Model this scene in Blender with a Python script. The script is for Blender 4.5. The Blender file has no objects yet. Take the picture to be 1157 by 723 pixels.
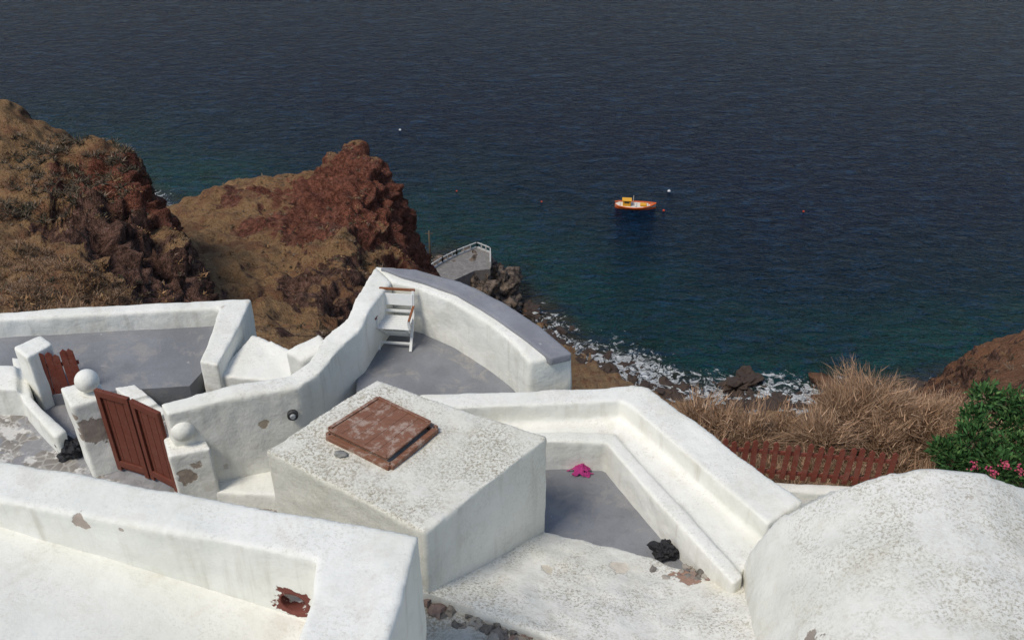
import bpy, bmesh, math, random
import numpy as np
from mathutils import Vector, noise, Matrix
random.seed(5); np.random.seed(5)
F=1125.0; PT=math.radians(35); CH=90.0
def ray(u,v):
    up=(361.5-v)/F
    return ((u-578.5)/F, math.cos(PT)+up*math.sin(PT), -math.sin(PT)+up*math.cos(PT))
def S(u,v,z):
    d=ray(u,v); t=z/d[2]
    return (round(d[0]*t,3),round(d[1]*t,3),round(CH+z,3))
def Q(u,v,y):
    d=ray(u,v); t=y/d[1]
    return (round(d[0]*t,2),round(y,2),round(CH+d[2]*t,2))
sc=bpy.context.scene
def link(o,parent=None):
    sc.collection.objects.link(o)
    if parent: o.parent=parent
    return o
def mk(name,verts,faces,mat,parent=None,smooth=False):
    me=bpy.data.meshes.new(name); me.from_pydata([tuple(v) for v in verts],[],[tuple(f) for f in faces]); me.update()
    if mat: me.materials.append(mat)
    if smooth:
        me.polygons.foreach_set('use_smooth',[True]*len(me.polygons))
    o=bpy.data.objects.new(name,me); return link(o,parent)
def empty(name,loc=(0,0,0)):
    o=bpy.data.objects.new(name,None); o.location=loc; return link(o)
# ---------------- materials
class NT:
    def __init__(s,name):
        s.m=bpy.data.materials.new(name); s.m.use_nodes=True; s.t=s.m.node_tree; s.b=s.t.nodes['Principled BSDF']
        s.co=s.t.nodes.new('ShaderNodeTexCoord').outputs['Object']
    def n(s,t,**k):
        x=s.t.nodes.new(t)
        for a,b in k.items(): setattr(x,a,b)
        return x
    def l(s,a,b): s.t.links.new(a,b)
    def mapping(s,scale=(1,1,1),rot=(0,0,0)):
        x=s.n('ShaderNodeMapping'); x.inputs['Scale'].default_value=scale; x.inputs['Rotation'].default_value=rot; s.l(s.co,x.inputs[0]); return x.outputs[0]
    def noise(s,scale,detail=5,rough=.55,vec=None,dist=0):
        x=s.n('ShaderNodeTexNoise'); x.inputs['Scale'].default_value=scale; x.inputs['Detail'].default_value=min(detail,5); x.inputs['Roughness'].default_value=rough; x.inputs['Distortion'].default_value=dist
        s.l(vec or s.co,x.inputs['Vector']); return x.outputs['Fac']
    def ramp(s,f,a,b,lo=0.,hi=1.):
        x=s.n('ShaderNodeMapRange'); x.interpolation_type='SMOOTHSTEP'
        s.l(f,x.inputs[0]); x.inputs[1].default_value=a; x.inputs[2].default_value=b; x.inputs[3].default_value=lo; x.inputs[4].default_value=hi; return x.outputs[0]
    def math(s,op,a,b=None,clamp=False):
        x=s.n('ShaderNodeMath',operation=op,use_clamp=clamp)
        for i,v in enumerate((a,b)):
            if v is None: continue
            if isinstance(v,(int,float)): x.inputs[i].default_value=v
            else: s.l(v,x.inputs[i])
        return x.outputs[0]
    def mix(s,f,a,b):
        x=s.n('ShaderNodeMix',data_type='RGBA')
        for i,v in ((0,f),(6,a),(7,b)):
            if isinstance(v,(int,float)): x.inputs[i].default_value=v
            elif isinstance(v,tuple): x.inputs[i].default_value=v+(1,) if len(v)==3 else v
            else: s.l(v,x.inputs[i])
        return x.outputs[2]
    def bump(s,h,strength,dist,prev=None):
        x=s.n('ShaderNodeBump'); x.inputs['Strength'].default_value=strength; x.inputs['Distance'].default_value=dist
        s.l(h,x.inputs['Height'])
        if prev: s.l(prev,x.inputs['Normal'])
        return x.outputs[0]
    def nz(s):
        g=s.n('ShaderNodeNewGeometry'); x=s.n('ShaderNodeSeparateXYZ'); s.l(g.outputs['Normal'],x.inputs[0]); return x.outputs[2]
    def near(s,p,r,wob=.5,ns=8,soft=.1):
        x=s.n('ShaderNodeVectorMath',operation='DISTANCE'); s.l(s.co,x.inputs[0]); x.inputs[1].default_value=p
        d=s.math('ADD',x.outputs['Value'],s.math('MULTIPLY',s.math('SUBTRACT',s.noise(ns,4),.5),r*wob*4))
        return s.ramp(d,r,r*(1-soft))
    def fin(s,col,rough=.8,nrm=None,spec=.3):
        if isinstance(col,tuple): s.b.inputs['Base Color'].default_value=col+(1,)
        else: s.l(col,s.b.inputs['Base Color'])
        if isinstance(rough,(int,float)): s.b.inputs['Roughness'].default_value=rough
        else: s.l(rough,s.b.inputs['Roughness'])
        s.b.inputs['Specular IOR Level'].default_value=spec
        if nrm: s.l(nrm,s.b.inputs['Normal'])
        return s.m
def whitewash(name,dirt=.3,spots=(),base=(.83,.82,.755),speck=.58,bmp=1.):
    k=NT(name)
    nz=k.nz(); up=k.ramp(nz,.3,.9,.25,1)
    big=k.noise(.9,5,.6)
    c=k.mix(k.ramp(big,.35,.7),base,(base[0]*.9,base[1]*.905,base[2]*.88))
    c=k.mix(k.ramp(k.noise(2.3,5,.7,dist=.4),.5,.72,0,.28+.3*dirt),c,(.60,.555,.45))
    st=k.noise(1,4,.6,vec=k.mapping((7,7,.6)))
    c=k.mix(k.math('MULTIPLY',k.ramp(st,.5,.8,0,.5),k.ramp(nz,.6,.2)),c,(.48,.44,.36))
    sp=k.noise(34,5,.8); reg=k.ramp(k.noise(1.3,5,.7),.36,.62)
    m=k.math('MULTIPLY',k.math('MULTIPLY',k.ramp(sp,speck-.08,speck+.06),reg),up)
    c=k.mix(k.math('MULTIPLY',m,min(1,dirt*1.4)),c,(.33,.295,.22))
    mid=k.ramp(k.noise(9,5,.8),.46,.74)
    c=k.mix(k.math('MULTIPLY',k.math('MULTIPLY',mid,up),dirt*.75),c,(.48,.45,.36))
    fl=k.ramp(k.noise(1.7,5,.66,dist=.3),.70,.712)
    c=k.mix(k.math('MULTIPLY',fl,.6),c,(.42,.36,.29))
    h=k.noise(4,5,.55)
    for (p,r,col) in spots:
        mm=k.near(p,r); c=k.mix(mm,c,k.mix(k.noise(14,5),col,tuple(x*1.7 for x in col)))
        h=k.math('SUBTRACT',h,k.math('MULTIPLY',mm,.4))
    n=k.bump(h,.5,.05*bmp); n=k.bump(k.noise(40,4,.6),.3,.008*bmp,n)
    return k.fin(c,.9,n,.15)
def cement(name,col=(.185,.19,.20),worn=.5):
    k=NT(name)
    c=k.mix(k.ramp(k.noise(1.1,6,.65),.35,.7),col,tuple(x*1.35 for x in col))
    c=k.mix(k.math('MULTIPLY',k.ramp(k.noise(2.6,5,.75,dist=.5),.52,.64),worn),c,(.33,.31,.28))
    c=k.mix(k.math('MULTIPLY',k.ramp(k.noise(30,5,.7),.55,.7),.4),c,(.11,.11,.115))
    c=k.mix(k.ramp(k.noise(9,5,.7),.68,.72,0,.7),c,(.5,.5,.47))
    return k.fin(c,.8,k.bump(k.noise(20,5),.4,.02),.25)
def plain(name,col,rough=.6,var=.25,scale=12,spec=.3):
    k=NT(name); c=k.mix(k.noise(scale,6,.65),tuple(x*(1-var) for x in col),tuple(min(1,x*(1+var)) for x in col))
    return k.fin(c,rough,k.bump(k.noise(scale*2,4),.3,.01),spec)
def wood(name,col,wear=.3,wc=(.42,.33,.27)):
    k=NT(name)
    g=k.noise(1,6,.7,vec=k.mapping((3,30,30),(0,0,math.radians(-25))))
    c=k.mix(g,tuple(x*.6 for x in col),tuple(x*1.35 for x in col))
    c=k.mix(k.math('MULTIPLY',k.ramp(k.noise(7,5,.75),.48,.64),wear),c,wc)
    return k.fin(c,.7,k.bump(g,.4,.01),.3)
# ---------------- builders
def finish(o,amp=.018,scale=1.3,seed=0):
    me=o.data; n=len(me.vertices); co=np.empty(n*3); me.vertices.foreach_get('co',co); co=co.reshape(-1,3)
    no=np.array([v.normal[:] for v in me.vertices])
    d=np.array([noise.noise(Vector((p[0]*scale+seed,p[1]*scale,p[2]*scale)))+.45*noise.noise(Vector((p[0]*scale*3.3,p[1]*scale*3.3+seed,p[2]*scale*3.3))) for p in co])
    co=co+no*(d*amp)[:,None]; me.vertices.foreach_set('co',co.ravel()); me.update()
    me.polygons.foreach_set('use_smooth',[True]*len(me.polygons))
def ribbon_geo(A,B,zb,V,Fc):
    n=len(A); b=len(V)
    for a,c in zip(A,B):
        V+= [a,c,(c[0],c[1],zb),(a[0],a[1],zb)]
    for i in range(n-1):
        p=b+i*4;q=p+4
        for j in range(4):
            j2=(j+1)%4; Fc.append((p+j,p+j2,q+j2,q+j))
    Fc.append((b,b+3,b+2,b+1)); e=b+(n-1)*4; Fc.append((e,e+1,e+2,e+3))
def plaster(name,ribs,mat,vox=.034,it=3,amp=.022,parent=None,cut=None):
    V=[];Fc=[]
    for A,B,zb in ribs: ribbon_geo(A,B,CH+zb,V,Fc)
    me=bpy.data.meshes.new(name); me.from_pydata(V,[],Fc)
    bm=bmesh.new(); bm.from_mesh(me)
    bmesh.ops.recalc_face_normals(bm,faces=bm.faces); bm.to_mesh(me); bm.free()
    o=bpy.data.objects.new(name,me); link(o,parent)
    r=o.modifiers.new('r','REMESH'); r.mode='VOXEL'; r.voxel_size=vox
    s=o.modifiers.new('s','SMOOTH'); s.factor=.5; s.iterations=it
    if cut:
        bm=bmesh.new(); bmesh.ops.create_icosphere(bm,subdivisions=3,radius=1)
        bmesh.ops.scale(bm,vec=cut[1],verts=bm.verts); bmesh.ops.translate(bm,vec=cut[0],verts=bm.verts)
        cm=bpy.data.meshes.new('c'); bm.to_mesh(cm); bm.free(); co=bpy.data.objects.new('c',cm); sc.collection.objects.link(co)
        bo=o.modifiers.new('b','BOOLEAN'); bo.operation='DIFFERENCE'; bo.object=co; bo.solver='EXACT'
    dg=bpy.context.evaluated_depsgraph_get(); dg.update()
    nm=bpy.data.meshes.new_from_object(o.evaluated_get(dg)); o.modifiers.clear(); o.data=nm
    if cut: bpy.data.objects.remove(co)
    nm.materials.clear(); nm.materials.append(mat); finish(o,amp); return o
def slab(name,poly,zb,mat,parent=None):
    n=len(poly); V=list(poly)+[(p[0],p[1],CH+zb) for p in poly]
    Fc=[tuple(range(n))]+[(i,(i+1)%n,n+(i+1)%n,n+i) for i in range(n)]
    o=mk(name,V,Fc,mat,parent)
    bm=bmesh.new(); bm.from_mesh(o.data); bmesh.ops.recalc_face_normals(bm,faces=bm.faces)
    bm.to_mesh(o.data); bm.free()
    return o
def box_geo(V,Fc,c,s,rot=None):
    b=len(V)
    for x in(-.5,.5):
        for y in(-.5,.5):
            for z in(-.5,.5):
                p=Vector((x*s[0],y*s[1],z*s[2]))
                if rot: p=rot@p
                V.append(tuple(p+Vector(c)))
    for f in((0,1,3,2),(4,6,7,5),(0,4,5,1),(2,3,7,6),(0,2,6,4),(1,5,7,3)): Fc.append(tuple(b+i for i in f))
def bar_geo(V,Fc,a,b,w,h):
    a=Vector(a);b=Vector(b);d=b-a;L=d.length
    q=d.to_track_quat('X','Z').to_matrix(); box_geo(V,Fc,(a+b)/2,(L,w,h),q)
def beveled(name,V,Fc,mat,parent=None,bev=.006):
    o=mk(name,V,Fc,mat,parent)
    if bev:
        m=o.modifiers.new('b','BEVEL'); m.width=bev; m.segments=2
    return o
def blob(V,Fc,c,s,seed,sub=2,rough=.35,rotz=0):
    bm=bmesh.new(); bmesh.ops.create_icosphere(bm,subdivisions=sub,radius=1); b=len(V)
    R=Matrix.Rotation(rotz,3,'Z')
    for v in bm.verts:
        k=1+rough*(noise.noise(v.co*1.3+Vector((seed*7.1,seed,0)))+.5*noise.noise(v.co*3.1+Vector((seed,0,seed*3)))+(.3*noise.noise(v.co*7+Vector((seed,0,seed*3))) if sub>3 else 0))
        p=R@Vector((v.co.x*s[0]*k,v.co.y*s[1]*k,v.co.z*s[2]*k)); V.append(tuple(p+Vector(c)))
    for f in bm.faces: Fc.append(tuple(b+v.index for v in f.verts))
    bm.free()
def cr(P,t):
    n=len(P)-1; i=min(int(t*n),n-1); f=t*n-i
    p0=P[max(i-1,0)];p1=P[i];p2=P[i+1];p3=P[min(i+2,n)]
    return .5*((2*p1)+(-p0+p2)*f+(2*p0-5*p1+4*p2-p3)*f*f+(-p0+3*p1-3*p2+p3)*f**3)
def sheet(name,rows,nu,nv,mat,amp,scale,seed=0,crags=()):
    rows=[np.array(r,float) for r in rows]
    cols=[]
    for r in rows: cols.append(np.array([cr(r,i/(nu-1)) for i in range(nu)]))
    cols=np.array(cols)
    G=np.array([[cr(cols[:,i],j/(nv-1)) for i in range(nu)] for j in range(nv)])
    du=np.gradient(G,axis=1); dv=np.gradient(G,axis=0); N=np.cross(du,dv); N/=np.linalg.norm(N,axis=2,keepdims=True)+1e-9
    N*=np.sign(N[...,2:3]+1e-9)
    V=[]
    for j in range(nv):
        for i in range(nu):
            p=Vector(G[j,i]); a=amp(p) if callable(amp) else amp
            q=p*scale+Vector((seed,0,0))
            rdg=1-abs(noise.noise(q*.9)*2)
            h=.8*noise.noise(q*.5)+.55*(rdg-.5)+.4*noise.noise(q*2.3)+.28*noise.noise(q*5.1)+.16*(noise.noise(q*11))
            for (cp,r_) in crags:
                dd=(p-Vector(cp)).length/r_
                if dd<1.3:
                    rd2=1-abs(noise.noise(q*3.1+Vector((4,4,4)))*2)
                    h+=min(1,max(0,1.3-dd)*1.6)*(.38*(rd2-.5)+.26*noise.noise(q*7)+.13*noise.noise(q*14))
            V.append(tuple(G[j,i]+N[j,i]*h*a))
    Fc=[(j*nu+i,j*nu+i+1,(j+1)*nu+i+1,(j+1)*nu+i) for j in range(nv-1) for i in range(nu-1)]
    o=mk(name,V,Fc,mat,smooth=True)
    bm=bmesh.new(); bm.from_mesh(o.data); bmesh.ops.recalc_face_normals(bm,faces=bm.faces)
    if sum(f.normal.z for f in bm.faces)<0: bmesh.ops.reverse_faces(bm,faces=bm.faces)
    bm.to_mesh(o.data); bm.free(); return o
# ---------------- sea
SH=[(-300,175),(-100,178),(-70,168),(-55,150),(-30,146),(-12,146),(3,131),(8,121),(20,112),(28,108),(40,107),(50,109),(70,112),(300,120)]
def yshore(x):
    return float(np.interp(x,[p[0] for p in SH],[p[1] for p in SH]))
xs=[-9000,-4000,-1800,-900,-500,-300]+list(np.arange(-200,201,2.))+[300,500,900,1800,4000,9000]
ys=[-50,40]+list(np.arange(80,330,2.))+[350,400,500,700,1000,2000,5000,12000]
V=[(x,y,0) for y in ys for x in xs]; nx=len(xs)
Fc=[(j*nx+i,j*nx+i+1,(j+1)*nx+i+1,(j+1)*nx+i) for j in range(len(ys)-1) for i in range(nx-1)]
def segd(p):
    best=1e9
    for a,b in zip(SH[:-1],SH[1:]):
        ax,ay=a;bx,by=b;dx,dy=bx-ax,by-ay
        t=max(0,min(1,((p[0]-ax)*dx+(p[1]-ay)*dy)/(dx*dx+dy*dy)))
        best=min(best,math.hypot(p[0]-ax-t*dx,p[1]-ay-t*dy))
    return best if p[1]>yshore(p[0]) else -best
k=NT('sea_water')
at=k.n('ShaderNodeAttribute',attribute_name='shore').outputs['Fac']
sf=k.n('ShaderNodeAttribute',attribute_name='surf').outputs['Fac']
dj=k.math('ADD',at,k.math('MULTIPLY',k.math('SUBTRACT',k.noise(.045,4,.6),.5),34))
c=k.mix(k.ramp(dj,62,16),(.0006,.0088,.038),(.001,.022,.041))
c=k.mix(k.ramp(dj,32,4,0,.9),c,(.004,.060,.060))
weed=k.ramp(k.noise(.12,5,.6),.5,.6)
c=k.mix(k.math('MULTIPLY',weed,k.ramp(dj,24,6,0,.7)),c,(.008,.024,.020))
c=k.mix(k.ramp(at,8,1,0,.8),c,(.06,.040,.028))
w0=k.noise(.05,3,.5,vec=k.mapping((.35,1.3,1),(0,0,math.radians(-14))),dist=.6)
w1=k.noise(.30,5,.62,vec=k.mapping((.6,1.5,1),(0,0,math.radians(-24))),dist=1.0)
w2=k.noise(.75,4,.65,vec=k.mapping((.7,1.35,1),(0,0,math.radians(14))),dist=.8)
# ripple light and shade painted into the base colour: crests lighter than troughs
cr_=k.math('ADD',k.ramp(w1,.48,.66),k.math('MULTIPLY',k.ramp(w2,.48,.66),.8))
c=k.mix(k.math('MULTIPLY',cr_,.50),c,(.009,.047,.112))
f1=k.noise(.6,5,.75,dist=1.5); f2=k.noise(.13,3,.6)
thr=k.ramp(k.math('ADD',k.math('ADD',at,k.math('MULTIPLY',f2,-9)),k.math('MULTIPLY',k.math('SUBTRACT',1,sf),7)),-3,9,.43,.77)
foam=k.math('MULTIPLY',k.ramp(k.math('SUBTRACT',f1,thr),0,.06),k.ramp(at,16,12))
caps=k.ramp(k.noise(.35,5,.6,vec=k.mapping((.5,1,1))),.77,.80,0,.15)
foam=k.math('MAXIMUM',foam,caps)
c=k.mix(foam,c,(.74,.77,.78))
n=k.bump(w0,1,2.0); n=k.bump(w1,1,3.2,n); n=k.bump(w2,1,1.8,n)
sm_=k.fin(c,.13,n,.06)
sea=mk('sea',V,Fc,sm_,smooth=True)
a=sea.data.attributes.new('shore','FLOAT','POINT'); a.data.foreach_set('value',[segd(v) for v in V])
a=sea.data.attributes.new('surf','FLOAT','POINT'); a.data.foreach_set('value',[float(np.interp(v[0],[-90,-75,-60,-50,2,10,16,42,50,60],[0,.6,.6,0,.05,.7,1,1,.6,.2])) for v in V])
# ---------------- terrain
def terrain(name,grass=(.33,.20,.10),rock=(.135,.074,.054),red=(.22,.085,.055),redp=(),rockp=(),gt=.5,sc_=1.):
    k=NT(name)
    nz=k.nz(); big=k.noise(.07*sc_,6,.6); md=k.noise(.35*sc_,7,.7); fine=k.noise(1.6*sc_,8,.78)
    steep=k.math('ADD',k.math('ADD',nz,k.math('MULTIPLY',k.math('SUBTRACT',md,.5),1.5)),k.math('MULTIPLY',k.math('SUBTRACT',big,.5),1.3))
    g=k.mix(fine,tuple(x*.5 for x in grass),tuple(x*1.45 for x in grass))
    g=k.mix(k.ramp(md,.46,.62,0,.75),g,(.21,.10,.058))
    r=k.mix(k.ramp(fine,.36,.68),tuple(x*.35 for x in rock),tuple(x*1.8 for x in rock))
    for p,r_ in redp:
        m=k.near(p,r_,.35,.08,.5); r=k.mix(m,r,k.mix(k.ramp(fine,.34,.7),tuple(x*.4 for x in red),tuple(x*1.5 for x in red)))
        steep=k.math('SUBTRACT',steep,k.math('MULTIPLY',m,.36))
    for p,r_ in rockp:
        m=k.near(p,r_,.35,.12,.5); steep=k.math('SUBTRACT',steep,k.math('MULTIPLY',m,.42))
    c=k.mix(k.ramp(steep,gt-.07,gt+.09),r,g)
    c=k.mix(k.ramp(k.noise(4.*sc_,5,.7),.60,.68,0,.65),c,(.36,.28,.22))
    c=k.mix(k.ramp(k.noise(1.1*sc_,6,.7),.60,.68,0,.6),c,(.055,.045,.032))
    n=k.bump(md,1,1.4/sc_); n=k.bump(fine,1,.6/sc_,n)
    return k.fin(c,.95,n,.1)
CR2=[(Q(400,205,98),13),(Q(440,262,88),12),(Q(385,320,66),9),(Q(370,255,80),6)]
CR1=[(Q(130,205,66),8),(Q(158,215,66),7),(Q(165,290,55),8),(Q(205,325,51),7),(Q(115,255,58),5)]
T1=terrain('dry_hillside',redp=[CR1[0],CR1[1]],rockp=CR1[2:],gt=.53)
T2=terrain('red_rock_hillside',redp=[(CR2[0][0],18),(CR2[1][0],18)],rockp=CR2[2:],gt=.54)
T3=terrain('brown_hillside',grass=(.25,.13,.075))
R0=[Q(*p) for p in [(150,262,95),(185,240,100),(240,214,105),(300,205,108),(345,197,108),(385,179,106),(408,172,104),(426,187,100),(441,220,96),(455,262,90),(468,302,84),(476,345,76),(488,400,66)]]
R1=[Q(*p) for p in [(150,285,82),(190,262,88),(245,240,92),(300,232,94),(345,222,95),(380,208,94),(403,205,93),(416,222,90),(429,255,86),(441,290,80),(452,330,74),(466,370,66),(480,420,56)]]
R2=[Q(*p) for p in [(150,320,66),(195,300,72),(245,285,76),(295,280,78),(335,275,79),(365,262,79),(385,262,78),(398,285,74),(410,315,70),(425,345,65),(440,380,60),(455,410,54),(465,450,46)]]
R3=[Q(*p) for p in [(150,360,50),(200,350,54),(240,345,56),(285,345,57),(320,350,57),(345,352,57),(362,357,56),(375,375,53),(390,395,50),(400,420,47),(420,440,44),(435,460,40),(450,480,36)]]
R4=[Q(p[0],p[1],p[2]) for p in [(150,440,24),(200,440,26),(240,440,26),(285,440,26),(320,440,26),(345,440,26),(362,440,26),(375,450,26),(390,460,25),(400,480,24),(420,490,23),(435,500,22),(450,520,21)]]
def drop(r,fr,dy,z): return [(p[0]+ 2,p[1]+dy,p[2]*(1-fr)+z*fr) for i,p in enumerate(r)]
sheet('headland_hill',[drop(R0,1,32,-2),drop(R0,.45,12,-2),R0,R1,R2,R3,R4],330,330,T2,1.8,.11,3,CR2)
H0=[Q(*p) for p in [(-260,50,80),(-100,82,80),(0,121,80),(60,150,78),(105,166,76),(148,176,74),(158,197,71),(170,238,67),(198,282,62),(230,335,55),(243,370,50)]]
H1=[Q(*p) for p in [(-260,140,70),(-100,165,70),(0,190,68),(50,208,66),(85,222,65),(112,232,63),(128,245,61),(145,270,58),(168,305,54),(205,350,49),(225,385,45)]]
H2=[Q(*p) for p in [(-260,230,55),(-100,240,55),(0,255,54),(40,265,53),(70,272,52),(90,280,51),(105,290,50),(120,305,48),(145,332,45),(180,370,42),(210,405,38)]]
H3=[Q(*p) for p in [(-260,330,36),(-100,335,36),(0,340,36),(40,342,36),(70,345,36),(90,350,35),(105,355,35),(120,362,34),(145,378,33),(180,402,31),(205,430,29)]]
H4=[Q(p[0],430,17) for p in [(-260,),(-100,),(0,),(40,),(70,),(90,),(105,),(120,),(145,),(180,),(205,)]]
sheet('coastal_hill',[drop(H0,1,40,-2),drop(H0,.4,10,-2),H0,H1,H2,H3,H4],320,280,T1,1.6,.13,9,CR1)
KK=[(985,470,88),(1012,452,85),(1035,440,80),(1065,426,76),(1100,402,72),(1130,390,70),(1157,380,70),(1250,350,70),(1450,330,70)]
K0=[Q(*p) for p in KK]
K1=[Q(u,v+28,y-12) for u,v,y in KK]; K2=[Q(u,v+75,y-30) for u,v,y in KK]; K3=[Q(u,v+130,y-50) for u,v,y in KK]
sheet('brown_hill',[drop(K0,1,34,-2),drop(K0,.4,10,-2),K0,K1,K2,K3],200,200,T3,1.3,.14,21,[(Q(1060,445,66),14)])
TC=terrain('cliff_ground',grass=(.30,.20,.11),gt=.35,sc_=2)
prof=[(-12,-11.5),(6,-11),(11,-11.1),(12.5,-11.5),(15,-13.6),(20,-20),(35,-37),(60,-60),(90,-82),(108,-90.6),(125,-94)]
rows=[]
for y,z in prof:
    r=[]
    for x in [-70,-45,-25,-12,-5,0,4,8,14,22,30,42,60,90,140]:
        f=1 if y<25 else 1+(yshore(x)/108-1)*min(1,(y-25)/80)
        r.append((x,y*f,CH+z))
    rows.append(r)
sheet('cliff',rows,320,260,TC,lambda p: .12 if p.y<16 else min(1.6,.12+(p.y-16)*.06),.22,5)
# ---------------- whitewashed architecture
W=whitewash('whitewash',.28)
WD=whitewash('whitewash_weathered',.8,speck=.53,base=(.77,.755,.68))
WV=whitewash('whitewash_vault',.6,speck=.55,spots=[(S(905,712,-7.4),.16,(.22,.19,.16)),(Q(880,640,6.9),.12,(.36,.31,.25))],base=(.75,.74,.68))
CEM=cement('grey_cement')
CEM2=cement('grey_cap_cement',(.21,.215,.235),.25)
L=lambda z,*p:[S(u,v,z) for u,v in p]
plaster('terrace_parapet_wall',[
 (L(-9.05,(-140,360),(0,352),(130,344),(258,338),(284,337)),L(-9.05,(-140,370),(0,361),(130,354),(250,347.5),(268,347)),-11.5),
 (L(-9.03,(250,340),(238,378),(224,408)),L(-9.03,(284,338),(268,372),(246,412)),-11)],W)
plaster('low_wall',[
 ([S(285,376,-9.25),S(345,402,-9.15)],[S(244,424,-9.3),S(330,432,-9.3)],-11),
 ([S(322,396,-8.75),S(361,377,-8.7)],[S(340,408,-8.8),S(372,392,-8.7)],-10.8)],W)
slab('terrace_floor',L(-9.4,(-140,382),(0,374),(260,360),(232,416),(214,436),(60,446),(-140,446)),-11.3,CEM)
plaster('curved_boundary_wall',[
 ([S(180,455,-8.05),S(255,436,-8.0),S(325,424,-8.0),S(348,408,-7.95),S(368,378,-7.9),S(392,360,-7.85),S(402,335,-7.8),S(424,301,-7.8)],
  [S(188,468,-8.05),S(262,449,-8.0),S(336,437,-8.0),S(362,420,-7.95),S(385,392,-7.9),S(408,371,-7.85),S(419,347,-7.8),S(443,318,-7.8)],-11)],
 whitewash('whitewash_streaked',.35,spots=[(Q(297,478,9.82),.07,(.33,.27,.2)),(Q(280,470,9.8),.03,(.3,.25,.2)),(Q(255,525,9.7),.07,(.45,.42,.37))]))
PW=plaster('terrace_parapet_wall',[
 (L(-7.8,(424,301),(470,304),(520,318),(570,342),(610,368),(647,400)),L(-7.8,(442,318),(472,325),(512,341),(550,364),(580,387),(598,408)),-11.5)],W)
plaster('grey_cap',[
 (L(-7.755,(428,302),(470,304),(520,318),(570,342),(610,368),(647,399)),L(-7.755,(455,312),(476,317),(516,332),(558,357),(590,380),(622,405)),-7.88)],CEM2,vox=.022,it=2,amp=.008,parent=PW)
slab('terrace_floor',L(-8.6,(408,400),(436,366),(480,358),(560,385),(612,425),(612,470),(402,455),(403,432)),-11,cement('patio_cement',worn=.65))
BX=plaster('cistern_box',[(L(-7.2,(298,509),(425,429)),L(-7.2,(480,602),(621,493)),-9.7)],WD,vox=.03,it=4)
# hatch
hc=[Vector(S(*p,-7.17)) for p in [(370,493),(430,455),(493,485),(441,528)]]
WH=wood('hatch_wood',(.22,.10,.06),.75); he=empty('wooden_hatch')
V=[];Fc=[]
for i in range(4): bar_geo(V,Fc,hc[i],hc[(i+1)%4],.07,.06)
beveled('frame',V,Fc,WH,he,.008)
ce=sum(hc,Vector())/4
ins=[ce+(h-ce)*.93+Vector((0,.0,.05)) for h in hc]; ins=[p+ (ins[1]-ins[2])*.04 for p in ins]
V=[];Fc=[]
N=5
for i in range(N):
    a0=ins[0].lerp(ins[3],(i+.01)/N);a1=ins[0].lerp(ins[3],(i+.99)/N);b0=ins[1].lerp(ins[2],(i+.01)/N);b1=ins[1].lerp(ins[2],(i+.99)/N)
    b=len(V); V+=[tuple(p+Vector((0,0,h))) for h in(0,.035) for p in(a0,a1,b1,b0)]
    Fc+=[(b,b+1,b+2,b+3),(b+4,b+5,b+6,b+7)]+[(b+j,b+(j+1)%4,b+4+(j+1)%4,b+4+j) for j in range(4)]
beveled('lid_planks',V,Fc,WH,he,.002)
V=[];Fc=[]
for i in range(4): bar_geo(V,Fc,ins[i]+Vector((0,0,.045)),ins[(i+1)%4]+Vector((0,0,.045)),.04,.012)
beveled('lid_batten',V,Fc,WH,he,.004)
# right stepped terrace
plaster('stepped_terrace_wall',[
 (L(-8.0,(470,446),(600,441),(722,436)),L(-8.0,(500,461),(610,457),(708,452)),-11),
 (L(-8.0,(712,435),(732,438),(800,487),(905,566)),L(-8.0,(700,452),(712,458),(775,512),(868,592)),-11),
 ([S(470,455,-8.3),S(640,452,-8.3),S(712,450,-8.3),S(780,505,-8.3),S(880,590,-8.3)],[S(560,497,-8.3),S(640,497,-8.3),S(686,499,-8.3),S(728,548,-8.3),S(830,658,-8.3)],-11),
 (L(-8.24,(560,489),(640,488),(694,489),(740,540),(842,650)),L(-8.24,(560,498),(640,498),(685,500),(727,549),(829,659)),-11),
 ([S(800,497,-8.55),S(908,572,-8.55)],[S(780,510,-8.55),S(885,592,-8.55)],-11)],W,vox=.03)
slab('patio_floor',L(-8.72,(560,500),(690,500),(760,580),(850,670),(700,660),(560,640)),-11,cement('patio_cement_pit',worn=.4))
RF=whitewash('whitewash_roof',.65,speck=.55,spots=[(S(775,652,-8.55),.16,(.25,.16,.12)),(S(620,640,-8.4),.10,(.46,.42,.34)),(S(700,640,-8.5),.12,(.50,.45,.37))],base=(.80,.785,.72))
plaster('low_roof',[([S(560,590,-8.64),S(640,604,-8.64),S(740,632,-8.6),S(800,655,-8.55),S(850,652,-8.42),S(880,640,-8.3)],
  [S(470,664,-8.05),S(555,694,-8.1),S(640,727,-8.1),S(740,790,-8.1),S(830,830,-8.0),S(900,850,-7.9)],-11)],RF,amp=.05)
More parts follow.
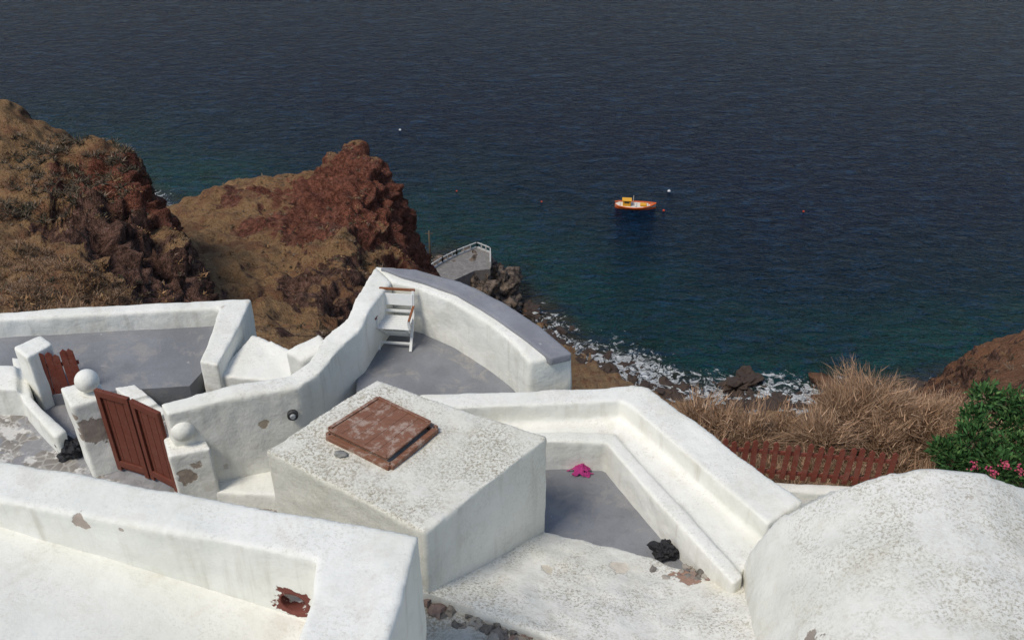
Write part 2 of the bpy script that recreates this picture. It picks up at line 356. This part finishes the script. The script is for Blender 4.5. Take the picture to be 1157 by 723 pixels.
# barrel vault
c0=Vector((4.28,7.15)); ax=Vector((-.10,-1)).normalized(); sd=Vector((-ax.y,ax.x))
if sd.x<0: sd=-sd
V=[];Fc=[];n1=28;R=1.78
for (d) in (0,.25,5.5):
    for i in range(n1+1):
        an=math.pi*i/n1
        p=c0+ax*d-sd*math.cos(an)*R
        V.append((p.x,p.y,CH-8.55+math.sin(an)*R*.985))
    for s_ in (1,-1):
        p=c0+ax*d+sd*s_*R; V.append((p.x,p.y,CH-11))
m=n1+3
for j in range(2):
    for i in range(m): Fc.append((j*m+i,j*m+(i+1)%m,(j+1)*m+(i+1)%m,(j+1)*m+i))
Fc.append(tuple(range(m))); Fc.append(tuple(range(2*m,3*m))[::-1])
bx=mk('barrel_vault_roof',V,Fc,WV)
bm=bmesh.new(); bm.from_mesh(bx.data); bmesh.ops.recalc_face_normals(bm,faces=bm.faces); bm.to_mesh(bx.data); bm.free()
r=bx.modifiers.new('r','REMESH'); r.mode='VOXEL'; r.voxel_size=.045; s=bx.modifiers.new('s','SMOOTH'); s.iterations=5; s.factor=.5
dg=bpy.context.evaluated_depsgraph_get(); nm=bpy.data.meshes.new_from_object(bx.evaluated_get(dg)); bx.modifiers.clear(); bx.data=nm; nm.materials.clear(); nm.materials.append(WV); finish(bx,.05,.9)
plaster('sloped_buttress',[([S(905,570,-8.5),S(950,548,-7.6)],[S(832,662,-8.6),S(866,650,-8.2)],-11)],WV)
# foreground parapet
nich=S(333,676,-6.80)
plaster('roof_parapet_wall',[
 (L(-6.2,(-90,501),(0,518),(235,561),(474,604)),L(-6.2,(-90,549),(0,566),(235,608),(372,634)),-10),
 (L(-6.2,(474,602),(452,680),(415,790)),L(-6.2,(360,620),(350,680),(315,790)),-10)],
 whitewash('whitewash_parapet',.25,spots=[(Q(92,586,6.02),.085,(.30,.25,.21)),(Q(137,597,5.9),.03,(.32,.28,.24)),(nich,.18,(.13,.045,.035))],bmp=.7),vox=.028,it=4,cut=(Vector(nich)+Vector((0,.05,-.02)),(.13,.22,.13)))
slab('roof_floor',[S(-90,560,-6.5),S(0,575,-6.55),S(235,620,-6.85),S(380,645,-7.05),S(340,800,-7.05),S(-90,800,-6.5)],-10,whitewash('whitewash_roof_floor',.2,bmp=.7))
# courtyard
k=NT('stone_paving'); vo=k.n('ShaderNodeTexVoronoi',feature='DISTANCE_TO_EDGE'); vo.inputs['Scale'].default_value=5.5; k.l(k.co,vo.inputs['Vector'])
c=k.mix(k.noise(5,6),(.10,.09,.08),(.36,.33,.29)); c=k.mix(k.ramp(vo.outputs['Distance'],.10,.03,0,.7),c,(.40,.38,.34)); c=k.mix(k.ramp(k.noise(2.6,5,.7),.50,.56,0,.9),c,(.60,.58,.54)); c=k.mix(k.ramp(k.noise(1.2,5),.52,.56,0,.8),c,(.25,.25,.26))
slab('courtyard_paving',L(-9.6,(-140,430),(60,430),(320,500),(330,620),(-140,600)),-11.2,k.fin(c,.85,k.bump(vo.outputs['Distance'],.5,.03),.2))
WP=whitewash('whitewash_peeling',.4,spots=[(Q(108,488,10.0),.24,(.24,.20,.165)),(Q(212,540,9.3),.13,(.28,.23,.18)),(Q(222,530,9.3),.10,(.3,.25,.2)),(Q(85,470,10.0),.06,(.3,.25,.2))])
def post(name,poly,z,ball,bz,r):
    e=empty(name); plaster('pillar',[(L(z,poly[0],poly[1]),L(z,poly[3],poly[2]),-10.3)],WP,vox=.025,it=4,amp=.02,parent=e)
    bm=bmesh.new(); bmesh.ops.create_uvsphere(bm,u_segments=32,v_segments=20,radius=r)
    me=bpy.data.meshes.new('ball_finial'); bm.to_mesh(me); bm.free(); me.materials.append(W); o=bpy.data.objects.new('ball_finial',me); link(o,e); o.location=S(ball[0],ball[1],bz)
    me.polygons.foreach_set('use_smooth',[True]*len(me.polygons))
post('gate_post',[(68,438),(110,430),(123,448),(80,460)],-8.35,(98,430),-8.17,.155)
post('gate_post',[(183,492),(226,486),(238,507),(190,516)],-8.60,(207,485),-8.38,.155)
WG=wood('gate_wood',(.15,.042,.025),.2,(.2,.1,.07))
def gate(name,b0,b1,h):
    e=empty(name); b0=Vector(b0);b1=Vector(b1); V=[];Fc=[]; d=(b1-b0); n=max(3,int(d.length/.11)); nrm=Vector((d.y,-d.x,0)).normalized()
    ang=math.atan2(d.y,d.x); Rz=Matrix.Rotation(ang,3,'Z')
    for i in range(n):
        box_geo(V,Fc,b0+d*(i+.5)/n+Vector((0,0,h/2+.04)),(d.length/n*.96,.025,h),Rz)
    beveled('planks',V,Fc,WG,e,.004); V=[];Fc=[]
    for z in(.12,h-.05):
        box_geo(V,Fc,b0+d*.5+nrm*.03+Vector((0,0,z+.04)),(d.length*.99,.03,.1),Rz)
    for t in(.07,.93): box_geo(V,Fc,b0+d*t+nrm*.032+Vector((0,0,h/2+.04)),(.07,.028,h*1.005),Rz)
    beveled('frame',V,Fc,WG,e,.004)
gate('wooden_gate',S(136,530,-9.6),S(172,541,-9.6),1.40)
gate('wooden_gate',S(174,541,-9.6),S(205,557,-9.6),1.38)
WR=wood('picket_wood',(.20,.05,.03),.3,(.3,.16,.12))
def pickets(name,b0,b1,h,n,w,hv=0):
    e=empty(name); b0=Vector(b0);b1=Vector(b1);d=b1-b0;Rz=Matrix.Rotation(math.atan2(d.y,d.x),3,'Z')
    V=[];Fc=[]
    for i in range(n):
        p=b0+d*(i+.5)/n; hh=h*(1+random.uniform(-.05,.05)); tl=random.uniform(-.04,.04)
        b=len(V); pts=[(-w/2,0),(w/2,0),(w/2,hh-w*.5),(0,hh),(-w/2,hh-w*.5)]
        for yy in(-.011,.011):
            for x,z in pts: V.append(tuple(p+Rz@Vector((x+tl*z,yy,z+.04))))
        Fc+=[tuple(b+j for j in range(5))[::-1],tuple(b+5+j for j in range(5))]+[(b+j,b+(j+1)%5,b+5+(j+1)%5,b+5+j) for j in range(5)]
    mk('pickets',V,Fc,WR,e); V=[];Fc=[]
    nr=Rz@Vector((0,.03,0))
    for z in(.2*h,.75*h): bar_geo(V,Fc,b0+nr+Vector((0,0,z)),b1+nr+Vector((0,0,z)),.03,.06)
    beveled('rails',V,Fc,WR,e,.004)
pickets('picket_gate',S(46,453,-9.5),S(100,446,-9.5),.80,6,.10)
pickets('picket_fence',S(796,536,-9.9),S(1006,553,-9.9),.66,18,.072)
plaster('gate_post',[(L(-8.6,(15,392),(46,378)),L(-8.6,(30,404),(60,388)),-10.5)],W,vox=.03)
plaster('garden_wall',[(L(-9.2,(12,402),(24,452),(62,494)),L(-9.2,(24,404),(36,448),(74,486)),-10.5),
   (L(-9.1,(-90,410),(18,412)),L(-9.1,(-90,436),(20,440)),-10.5)],W)
plaster('steps',[(L(-9.36,(130,438),(152,434)),L(-9.36,(146,452),(168,446)),-10.4),(L(-9.43,(146,452),(168,446)),L(-9.43,(158,463),(178,455)),-10.4),(L(-9.51,(158,463),(178,455)),L(-9.51,(170,474),(190,465)),-10.4)],W,vox=.02,it=2,amp=.008)
plaster('wall_footing',[(L(-9.35,(235,543),(310,530)),L(-9.35,(240,556),(320,560)),-10.3)],W)
plaster('fence_curb',[(L(-9.8,(780,535),(870,543),(1012,550)),L(-9.8,(780,545),(872,553),(1014,562)),-11.5)],W)
slab('small_patio',L(-9.95,(820,545),(1030,556),(1060,640),(860,640)),-11.5,cement('patio_cement_small',(.42,.41,.38),.5))
e=empty('wall_lamp')
b0=Vector(S(262,449,-8.0));b1=Vector(S(336,437,-8.0)); t=.86; pp=b0.lerp(b1,t); nn=Vector(((b1-b0).y,-(b1-b0).x,0)).normalized()
def cyl(name,a,b,r,mat,parent,seg=20,r2=None):
    a=Vector(a);b=Vector(b);bm=bmesh.new(); bmesh.ops.create_cone(bm,cap_ends=True,segments=seg,radius1=r,radius2=r if r2 is None else r2,depth=(b-a).length)
    q=(b-a).to_track_quat('Z','Y').to_matrix().to_4x4(); q.translation=(a+b)/2; bmesh.ops.transform(bm,matrix=q,verts=bm.verts)
    me=bpy.data.meshes.new(name); bm.to_mesh(me); bm.free(); me.materials.append(mat); me.polygons.foreach_set('use_smooth',[len(p.vertices)==4 for p in me.polygons]); return link(bpy.data.objects.new(name,me),parent)
DK=plain('dark_metal',(.05,.05,.05),.5); GL=plain('lamp_glass',(.35,.37,.38),.25,.1)
c_=Vector((pp.x,pp.y,CH-8.42))
cyl('bulkhead',c_,c_+nn*.06,.07,DK,e); cyl('glass',c_+nn*.05,c_+nn*.085,.045,GL,e,20,.03)
# chair
CW=plain('chair_white_paint',(.76,.76,.72),.5,.06); CB=wood('chair_brown_wood',(.25,.09,.035),.1)
ch=empty('wooden_chair',S(449,388,-8.6)); ch.rotation_euler=(0,0,math.radians(-6)); ch.location.z+=.005; ch.scale=(.98,.85,.86)
V=[];Fc=[];w=.235
for s_ in(-1,1):
    bar_geo(V,Fc,(s_*w,-.22,0),(s_*w,.16,.44),.04,.04)
    bar_geo(V,Fc,(s_*(w-.045),.20,0),(s_*(w-.045),-.20,.44),.04,.04)
    bar_geo(V,Fc,(s_*w,.13,.40),(s_*w,.27,.90),.04,.04)
    bar_geo(V,Fc,(s_*w,-.19,.42),(s_*w,-.20,.62),.04,.04)
for z,y in((.10,-.13),(.24,-.01)): bar_geo(V,Fc,(-w,y,z),(w,y,z),.03,.04)
bar_geo(V,Fc,(-w+.03,.11,.10),(w-.03,.11,.10),.03,.035)
for i in range(8): bar_geo(V,Fc,(-w,-.21+i*.052,.45),(w,-.21+i*.052,.45),.045,.018)
box_geo(V,Fc,(0,.205,.76),(2*w,.02,.20),Matrix.Rotation(-.27,3,'X'))
bar_geo(V,Fc,(-w,.16,.56),(w,.16,.56),.02,.05)
beveled('white_frame',V,Fc,CW,ch,.005); V=[];Fc=[]
bar_geo(V,Fc,(-w-.03,.282,.91),(w+.03,.282,.91),.035,.04)
for s_ in(-1,1): bar_geo(V,Fc,(s_*(w+.01),-.24,.635),(s_*(w+.01),.20,.65),.035,.02)
beveled('brown_trim',V,Fc,CB,ch,.005)
# rocks
RK=plain('black_volcanic_rock',(.022,.022,.024),.7,.5,9)
for (u,v,z,r) in((80,506,-9.5,.19),(751,621,-8.62,.13)):
    V=[];Fc=[];p=S(u,v,z); blob(V,Fc,(p[0],p[1],p[2]),(r,r*.85,r*.8),u,4,.7); mk('lava_rock',V,Fc,RK)
V=[];Fc=[];p=S(385,513,-7.17); blob(V,Fc,p,(.06,.05,.03),3,3,.5); mk('stone',V,Fc,plain('grey_stone',(.25,.25,.23)),smooth=True)
# rubble
k=NT('rubble_stones'); oi=k.n('ShaderNodeNewGeometry').outputs['Random Per Island']
rp=k.n('ShaderNodeValToRGB'); k.l(oi,rp.inputs[0]); rp.color_ramp.interpolation='CONSTANT'
els=rp.color_ramp.elements; els[0].color=(.03,.03,.03,1); els[1].position=.25; els[1].color=(.30,.24,.18,1)
for ps,cc in((.45,(.2,.085,.06)),(.6,(.4,.37,.32)),(.8,(.10,.09,.09))):
    q_=els.new(ps); q_.color=cc+(1,)
RM=k.fin(k.mix(k.noise(20,5),rp.outputs[0],(.3,.27,.23)),.9,k.bump(k.noise(30,5),.5,.02),.2)
V=[];Fc=[]
for i in range(64):
    t=random.random(); u=482+t*165+random.uniform(-4,4); v=672+t*60+random.uniform(-2,24); z=-8.22-random.random()*.07
    s=random.uniform(.03,.085); blob(V,Fc,S(u,v,z),(s*random.uniform(.8,1.4),s,s*.8),i,2,.9,random.random()*3)
mk('rubble',V,Fc,RM)
V=[];Fc=[]
for i in range(26):
    u=random.gauss(778,14);v=random.gauss(650,7); s=random.uniform(.02,.06); blob(V,Fc,S(u,v,-8.55),(s*1.3,s,s*.8),i+90,2,.6,random.random()*3)
mk('rubble',V,Fc,RM)
slab('rubble_ground',L(-8.24,(470,655),(660,738),(640,830),(400,830)),-10,whitewash('mortar',.7,base=(.66,.64,.58),speck=.5))
# pink cloth
V=[];Fc=[];p=Vector(S(657,534,-8.72)); n_=44
for j in range(n_):
    for i in range(n_):
        a=(i/(n_-1)-.5);b=(j/(n_-1)-.5); rr=math.hypot(a,b)
        kx=1+.4*noise.noise(Vector((a*5,b*5,1)))
        V.append((p.x+a*.30*kx,p.y+b*.20*kx,p.z+.012+.09*max(0,1-(rr*2.2)**2)+.09*abs(noise.noise(Vector((a*14,b*14,7))))*max(0,1-rr*1.6)))
for j in range(n_-1):
    for i in range(n_-1):
        a=(i/(n_-1)-.5);b=(j/(n_-1)-.5)
        if math.hypot(a,b)<.42+.2*noise.noise(Vector((a*6,b*6,9))): Fc.append((j*n_+i,j*n_+i+1,(j+1)*n_+i+1,(j+1)*n_+i))
mk('pink_cloth',V,Fc,plain('pink_fabric',(.38,.035,.17),.85,.4,25),smooth=True)
# ---------------- vegetation
def colmat(name,rough=.9):
    k=NT(name); a=k.n('ShaderNodeAttribute',attribute_name='tint').outputs['Color']; m=k.fin(a,rough,None,.1); return m
def tris(name,T,C,mat,parent=None):
    T=np.array(T); n=len(T); kv=T.shape[1]
    me=bpy.data.meshes.new(name); me.from_pydata(T.reshape(-1,3).tolist(),[],[tuple(range(i*kv,i*kv+kv)) for i in range(n)])
    at=me.color_attributes.new('tint','FLOAT_COLOR','POINT')
    cc=np.repeat(np.hstack([np.array(C),np.ones((n,1))]),kv,axis=0); at.data.foreach_set('color',cc.ravel())
    me.materials.append(mat); return link(bpy.data.objects.new(name,me),parent)
GM=colmat('dry_grass_blades')
T=[];C=[]
def tuft(c,R,H,n,cols,w=.010,lean=1.,lump=0.,lo=0.,hi=.7,jit=.12):
    for i in range(n):
        a=random.uniform(0,2*math.pi); q=random.random()**.6; th=q*1.35*lean
        d=Vector((math.cos(a)*math.sin(th),math.sin(a)*math.sin(th),math.cos(th)))
        L_=random.uniform(.6,1.)*(1+lump*noise.noise(d*2.5+c))
        e_=Vector((d.x*R,d.y*R,d.z*H))*L_; s_=e_*random.uniform(lo,hi)
        s_+=Vector((random.gauss(0,.07)*R,random.gauss(0,.07)*R,0)); e_+=Vector((random.gauss(0,jit),random.gauss(0,jit),random.gauss(0,jit*.7)))*R
        sd_=Vector((random.gauss(0,1),random.gauss(0,1),random.gauss(0,.4))).normalized()*w
        T.append([tuple(c+s_-sd_),tuple(c+s_+sd_),tuple(c+e_)])
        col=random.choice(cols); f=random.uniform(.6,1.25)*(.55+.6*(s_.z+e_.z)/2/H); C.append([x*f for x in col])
tan=[(.42,.27,.17),(.36,.225,.14),(.48,.33,.22),(.30,.18,.11),(.23,.145,.09)]
def gz(y): return CH+float(np.interp(y,[p[0] for p in prof],[p[1] for p in prof]))
for i in range(110):
    x=random.uniform(1.8,9.5); y=random.uniform(11.0,15.6)
    if x<3.2 and y<11.8: continue
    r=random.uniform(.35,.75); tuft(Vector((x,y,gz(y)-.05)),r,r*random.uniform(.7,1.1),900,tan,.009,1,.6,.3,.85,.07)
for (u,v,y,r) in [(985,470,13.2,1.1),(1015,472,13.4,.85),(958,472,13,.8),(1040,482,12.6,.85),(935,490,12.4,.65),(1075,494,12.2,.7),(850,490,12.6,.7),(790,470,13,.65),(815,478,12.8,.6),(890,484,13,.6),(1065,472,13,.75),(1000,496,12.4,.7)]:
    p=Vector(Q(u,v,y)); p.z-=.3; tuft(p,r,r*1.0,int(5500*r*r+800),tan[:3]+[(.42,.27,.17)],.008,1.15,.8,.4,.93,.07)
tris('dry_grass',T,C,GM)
T=[];C=[]
def hillscatter(nm,num,cols,smin,smax,w,blades):
    o=bpy.data.objects[nm]; me=o.data; k_=0
    while k_<num:
        v=me.vertices[random.randrange(len(me.vertices))]
        k_+=1
        if v.normal.z<.5 or v.co.z<8: continue
        if noise.noise(v.co*.09)<-.08: continue
        s=random.uniform(smin,smax)*random.choice((.6,.8,1,1.3)); tuft(v.co.copy(),s,s*.7,blades,random.choice(cols),w)
gold=[(.42,.265,.135),(.36,.21,.105),(.29,.165,.085)]; olive=[(.10,.09,.06),(.14,.12,.08),(.085,.08,.055)]; greyt=[(.24,.18,.13),(.28,.21,.15)]
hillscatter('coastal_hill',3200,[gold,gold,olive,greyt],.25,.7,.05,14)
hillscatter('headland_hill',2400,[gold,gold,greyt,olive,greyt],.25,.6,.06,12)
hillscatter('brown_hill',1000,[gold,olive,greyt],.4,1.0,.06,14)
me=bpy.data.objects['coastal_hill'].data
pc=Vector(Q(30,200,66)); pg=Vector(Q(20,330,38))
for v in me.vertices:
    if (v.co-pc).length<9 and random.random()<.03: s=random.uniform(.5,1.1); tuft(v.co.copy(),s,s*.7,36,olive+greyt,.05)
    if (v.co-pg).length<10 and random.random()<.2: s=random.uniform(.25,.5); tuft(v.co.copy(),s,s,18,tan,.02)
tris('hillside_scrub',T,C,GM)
# oleander
LM=colmat('shrub_leaves',.45); T=[];C=[]
lobes=[]
for (u,v,y,r) in [(1112,450,11.6,.22),(1100,500,11.2,.34),(1150,480,11.4,.40),(1078,522,11.0,.26),(1125,530,10.8,.38),(1175,520,10.8,.5),(1200,470,11.5,.5),(1064,508,11.2,.15),(1138,454,11.6,.17),(1098,472,11.5,.15)]:
    lobes.append((Vector(Q(u,v,y)),r))
for c_,r in lobes:
    for i in range(int(4800*r*r)+140):
        d=Vector((random.gauss(0,1),random.gauss(0,1),random.gauss(0,1))).normalized(); rad=r*(random.random()**.35)*(1+.9*noise.noise(d*2.2+c_))
        p=c_+d*rad; dr=(d+Vector((random.gauss(0,.5),random.gauss(0,.5),random.gauss(.3,.5)))).normalized()*random.uniform(.08,.15)
        s_=dr.cross(Vector((random.gauss(0,1),random.gauss(0,1),random.gauss(0,1)))).normalized()*.02
        T.append([tuple(p),tuple(p+dr*.5+s_),tuple(p+dr),tuple(p+dr*.5-s_)])
        f=random.uniform(.4,1.6); C.append([.045*f,.11*f,.035*f] if random.random()<.75 else [.10*f,.18*f,.06*f])
sh=empty('oleander_shrub'); tris('leaves',T,C,LM,sh)
T=[];C=[]
for (u,v,y) in [(1100,526,10.4),(1122,532,10.2),(1135,524,10.3),(1152,532,10.1)]:
    c_=Vector(Q(u,v,y))
    for i in range(32):
        p=c_+Vector([random.gauss(0,.035) for _ in range(3)]); a_=Vector([random.gauss(0,1) for _ in range(3)]).normalized()*.02; b_=a_.cross(Vector([random.gauss(0,1) for _ in range(3)])).normalized()*.016
        T.append([tuple(p-a_),tuple(p-b_),tuple(p+a_),tuple(p+b_)]); C.append([.5,.04+random.random()*.08,.14])
tris('flowers',T,C,LM,sh)
SM=plain('shrub_stem',(.12,.09,.06))
for c_,r in lobes: cyl('stem',(c_.x*.985+.1,c_.y,gz(c_.y)-.2),tuple(c_),.03,SM,sh,8,.01)
# ---------------- shore rocks, jetty
V=[];Fc=[]
for i in range(420):
    x=random.uniform(-5,60); y=yshore(x)+random.gauss(-.8,2.2); s=min(1.3,abs(random.gauss(0,.45))+.25)
    blob(V,Fc,(x,y,-.25*s),(s*random.uniform(.8,1.8),s,s*.6),i,2,.9,random.random()*3)
SR=plain('shore_rock',(.06,.042,.033),.8,.5,.9); mk('shore_rocks',V,Fc,SR)
V=[];Fc=[]; p=S(834,434,-89.6); blob(V,Fc,p,(2.3,1.3,.8),3,4,.9,.5); p=S(846,424,-89.7); blob(V,Fc,p,(1.3,1.6,.7),8,4,.9,.3); mk('sea_rock',V,Fc,SR)
V=[];Fc=[]
for (u,v,z,s_) in [(540,315,-86.5,(3.6,4,3.2)),(520,312,-87,(4,4,3.4)),(560,328,-88,(3,4,3)),(502,318,-87,(4,5,3.4)),(570,345,-89.5,(2.2,3,1.8)),(540,335,-88,(4,5,4)),(548,355,-89,(3,4,2.5))]:
    blob(V,Fc,S(u,v,z),s_,u,5,.8)
k=NT('jetty_rock'); nn_=k.noise(.6,7,.75); JM=k.fin(k.mix(k.ramp(nn_,.38,.62),(.05,.04,.035),(.26,.20,.155)),.95,k.bump(nn_,1,1.2),.1)
mk('jetty_rock',V,Fc,JM,smooth=True)
slab('lookout_platform',L(-82.6,(480,310),(500,297),(516,289),(539,280),(554,286),(554,304),(536,306),(510,318)),-88,cement('platform_cement',(.17,.16,.15),.6))
e=empty('lookout_railing'); V=[];Fc=[]
rp_=[Vector(S(u,v,-82.6)) for u,v in [(484,307),(500,297),(516,289),(539,280),(554,286),(554,302)]]
for a_,b_ in zip(rp_[:-1],rp_[1:]):
    bar_geo(V,Fc,a_+Vector((0,0,1.0)),b_+Vector((0,0,1.0)),.16,.12); bar_geo(V,Fc,a_+Vector((0,0,.1)),b_+Vector((0,0,.1)),.25,.3)
    for t in np.linspace(0,1,4): box_geo(V,Fc,a_.lerp(b_,t)+Vector((0,0,.55)),(.22,.22,1.1))
mk('rails',V,Fc,plain('railing_whitewash',(.5,.5,.48),.8,.2,2),e)
pl=empty('utility_pole'); PM=plain('pole_wood',(.10,.08,.055)); pb=Vector(S(487,305,-83)); cyl('shaft',pb,pb+Vector((0,0,7.0)),.2,PM,pl,10,.14)
V=[];Fc=[]; bar_geo(V,Fc,pb+Vector((-.6,0,6.5)),pb+Vector((.6,0,6.5)),.12,.12); mk('crossarm',V,Fc,PM,pl)
# ---------------- boat
bt=empty('fishing_boat',S(717,234,-90)); bt.rotation_euler=(0,0,math.radians(-6))
st_=[(-3.7,.55,.75),(-3.0,1.0,.62),(-1.5,1.28,.52),(0,1.32,.5),(1.5,1.18,.58),(2.8,.75,.78),(3.6,.28,1.0),(3.95,.03,1.15)]
def hull(z0,z1f,sc1,sc2,name,mat,cap=None):
    V=[];Fc=[];m=len(st_)
    for x,w,h in st_:
        for s_,yy,zz in((1,w*sc1,z0),(1,w*sc2,h*z1f)):
            V.append((x,yy,zz))
        V.append((x,-w*sc2,h*z1f)); V.append((x,-w*sc1,z0))
    for i in range(m-1):
        for j in range(4): Fc.append((i*4+j,i*4+(j+1)%4,(i+1)*4+(j+1)%4,(i+1)*4+j))
    Fc.append((0,1,2,3)); Fc.append(tuple((m-1)*4+j for j in(3,2,1,0)))
    if cap is not None: Fc=[f for k_,f in enumerate(Fc) if not (k_<(m-1)*4 and k_%4==1)]
    return mk(name,V,Fc,mat,bt)
OR=plain('orange_paint',(.74,.13,.02),.4,.1,3); YE=plain('yellow_paint',(.75,.38,.03),.4,.15,3); WT=plain('boat_white',(.7,.66,.58),.4,.05); DE=plain('deck_wood',(.45,.22,.09),.6,.3,3)
hull(-.4,.72,.8,1.0,'hull',OR,1); hull(.72*.5,.9,.97,1.03,'hull_band',WT,1); hull(-.2,.45,.7,.93,'deck',DE)
V=[];Fc=[]
for i in range(len(st_)-1):
    for s_ in(-1,1):
        a_=st_[i];b_=st_[i+1]; bar_geo(V,Fc,(a_[0],s_*a_[1]*1.03,a_[2]*.93),(b_[0],s_*b_[1]*1.03,b_[2]*.93),.18,.14)
mk('gunwale',V,Fc,OR,bt)
V=[];Fc=[]; box_geo(V,Fc,(-1.5,0,.9),(1.5,1.15,1.15)); box_geo(V,Fc,(-1.5,0,1.52),(1.8,1.4,.1)); box_geo(V,Fc,(1.6,0,.6),(1.2,.9,.35)); beveled('cabin',V,Fc,YE,bt,.05)
V=[];Fc=[]; box_geo(V,Fc,(-.73,0,1.15),(.03,.9,.32)); box_geo(V,Fc,(-1.5,-.585,1.15),(.9,.03,.32)); mk('windows',V,Fc,DK,bt)
V=[];Fc=[]
for x in(.2,2.4,-2.9): box_geo(V,Fc,(x,0,.52),(.28,1.5,.08))
mk('thwarts',V,Fc,WT,bt); cyl('mast',(-.3,0,.5),(-.3,0,2.4),.05,WT,bt,8,.03)
BR=plain('buoy_red',(.6,.06,.02),.4); BW=plain('buoy_white',(.7,.7,.7),.4)
for (u,v,m_,r) in [(756,216,BW,.32),(750,238,BR,.24),(612,228,BR,.18),(452,147,BW,.28),(908,239,BR,.2),(516,216,BR,.18)]:
    e=empty('mooring_buoy',S(u,v,-89.9)); V=[];Fc=[]; blob(V,Fc,(0,0,0),(r,r,r*.8),1,2,0); mk('float',V,Fc,m_,e,True); cyl('ring',(0,0,r*.6),(0,0,r*1.15),r*.2,m_,e,8)
# ---------------- light, sky, camera
el=math.radians(58); az=math.radians(232)
w=bpy.data.worlds.new("World"); sc.world=w; w.use_nodes=True; nt=w.node_tree; bg=nt.nodes['Background']
sk=nt.nodes.new('ShaderNodeTexSky'); sk.sky_type='NISHITA'; sk.sun_disc=False; sk.sun_elevation=el; sk.sun_rotation=az; sk.dust_density=1.0; sk.air_density=1
nt.links.new(sk.outputs[0],bg.inputs[0]); bg.inputs[1].default_value=.125
sd_=bpy.data.lights.new('sun','SUN'); sd_.energy=2.5; sd_.angle=math.radians(18); sd_.color=(1,.935,.83); so=link(bpy.data.objects.new('sun',sd_))
to=Vector((math.sin(az)*math.cos(el),math.cos(az)*math.cos(el),math.sin(el))); so.rotation_euler=(-to).to_track_quat('-Z','Y').to_euler(); so.location=to*50+Vector((0,0,90))
cm=bpy.data.cameras.new('camera'); cm.lens=35; cm.sensor_width=36; cm.clip_end=20000; cm.clip_start=.1
co=link(bpy.data.objects.new('camera',cm)); co.location=(0,0,CH); co.rotation_euler=(math.radians(55),0,0); sc.camera=co
sc.view_settings.view_transform='Standard'; sc.view_settings.look='None'; sc.view_settings.exposure=0
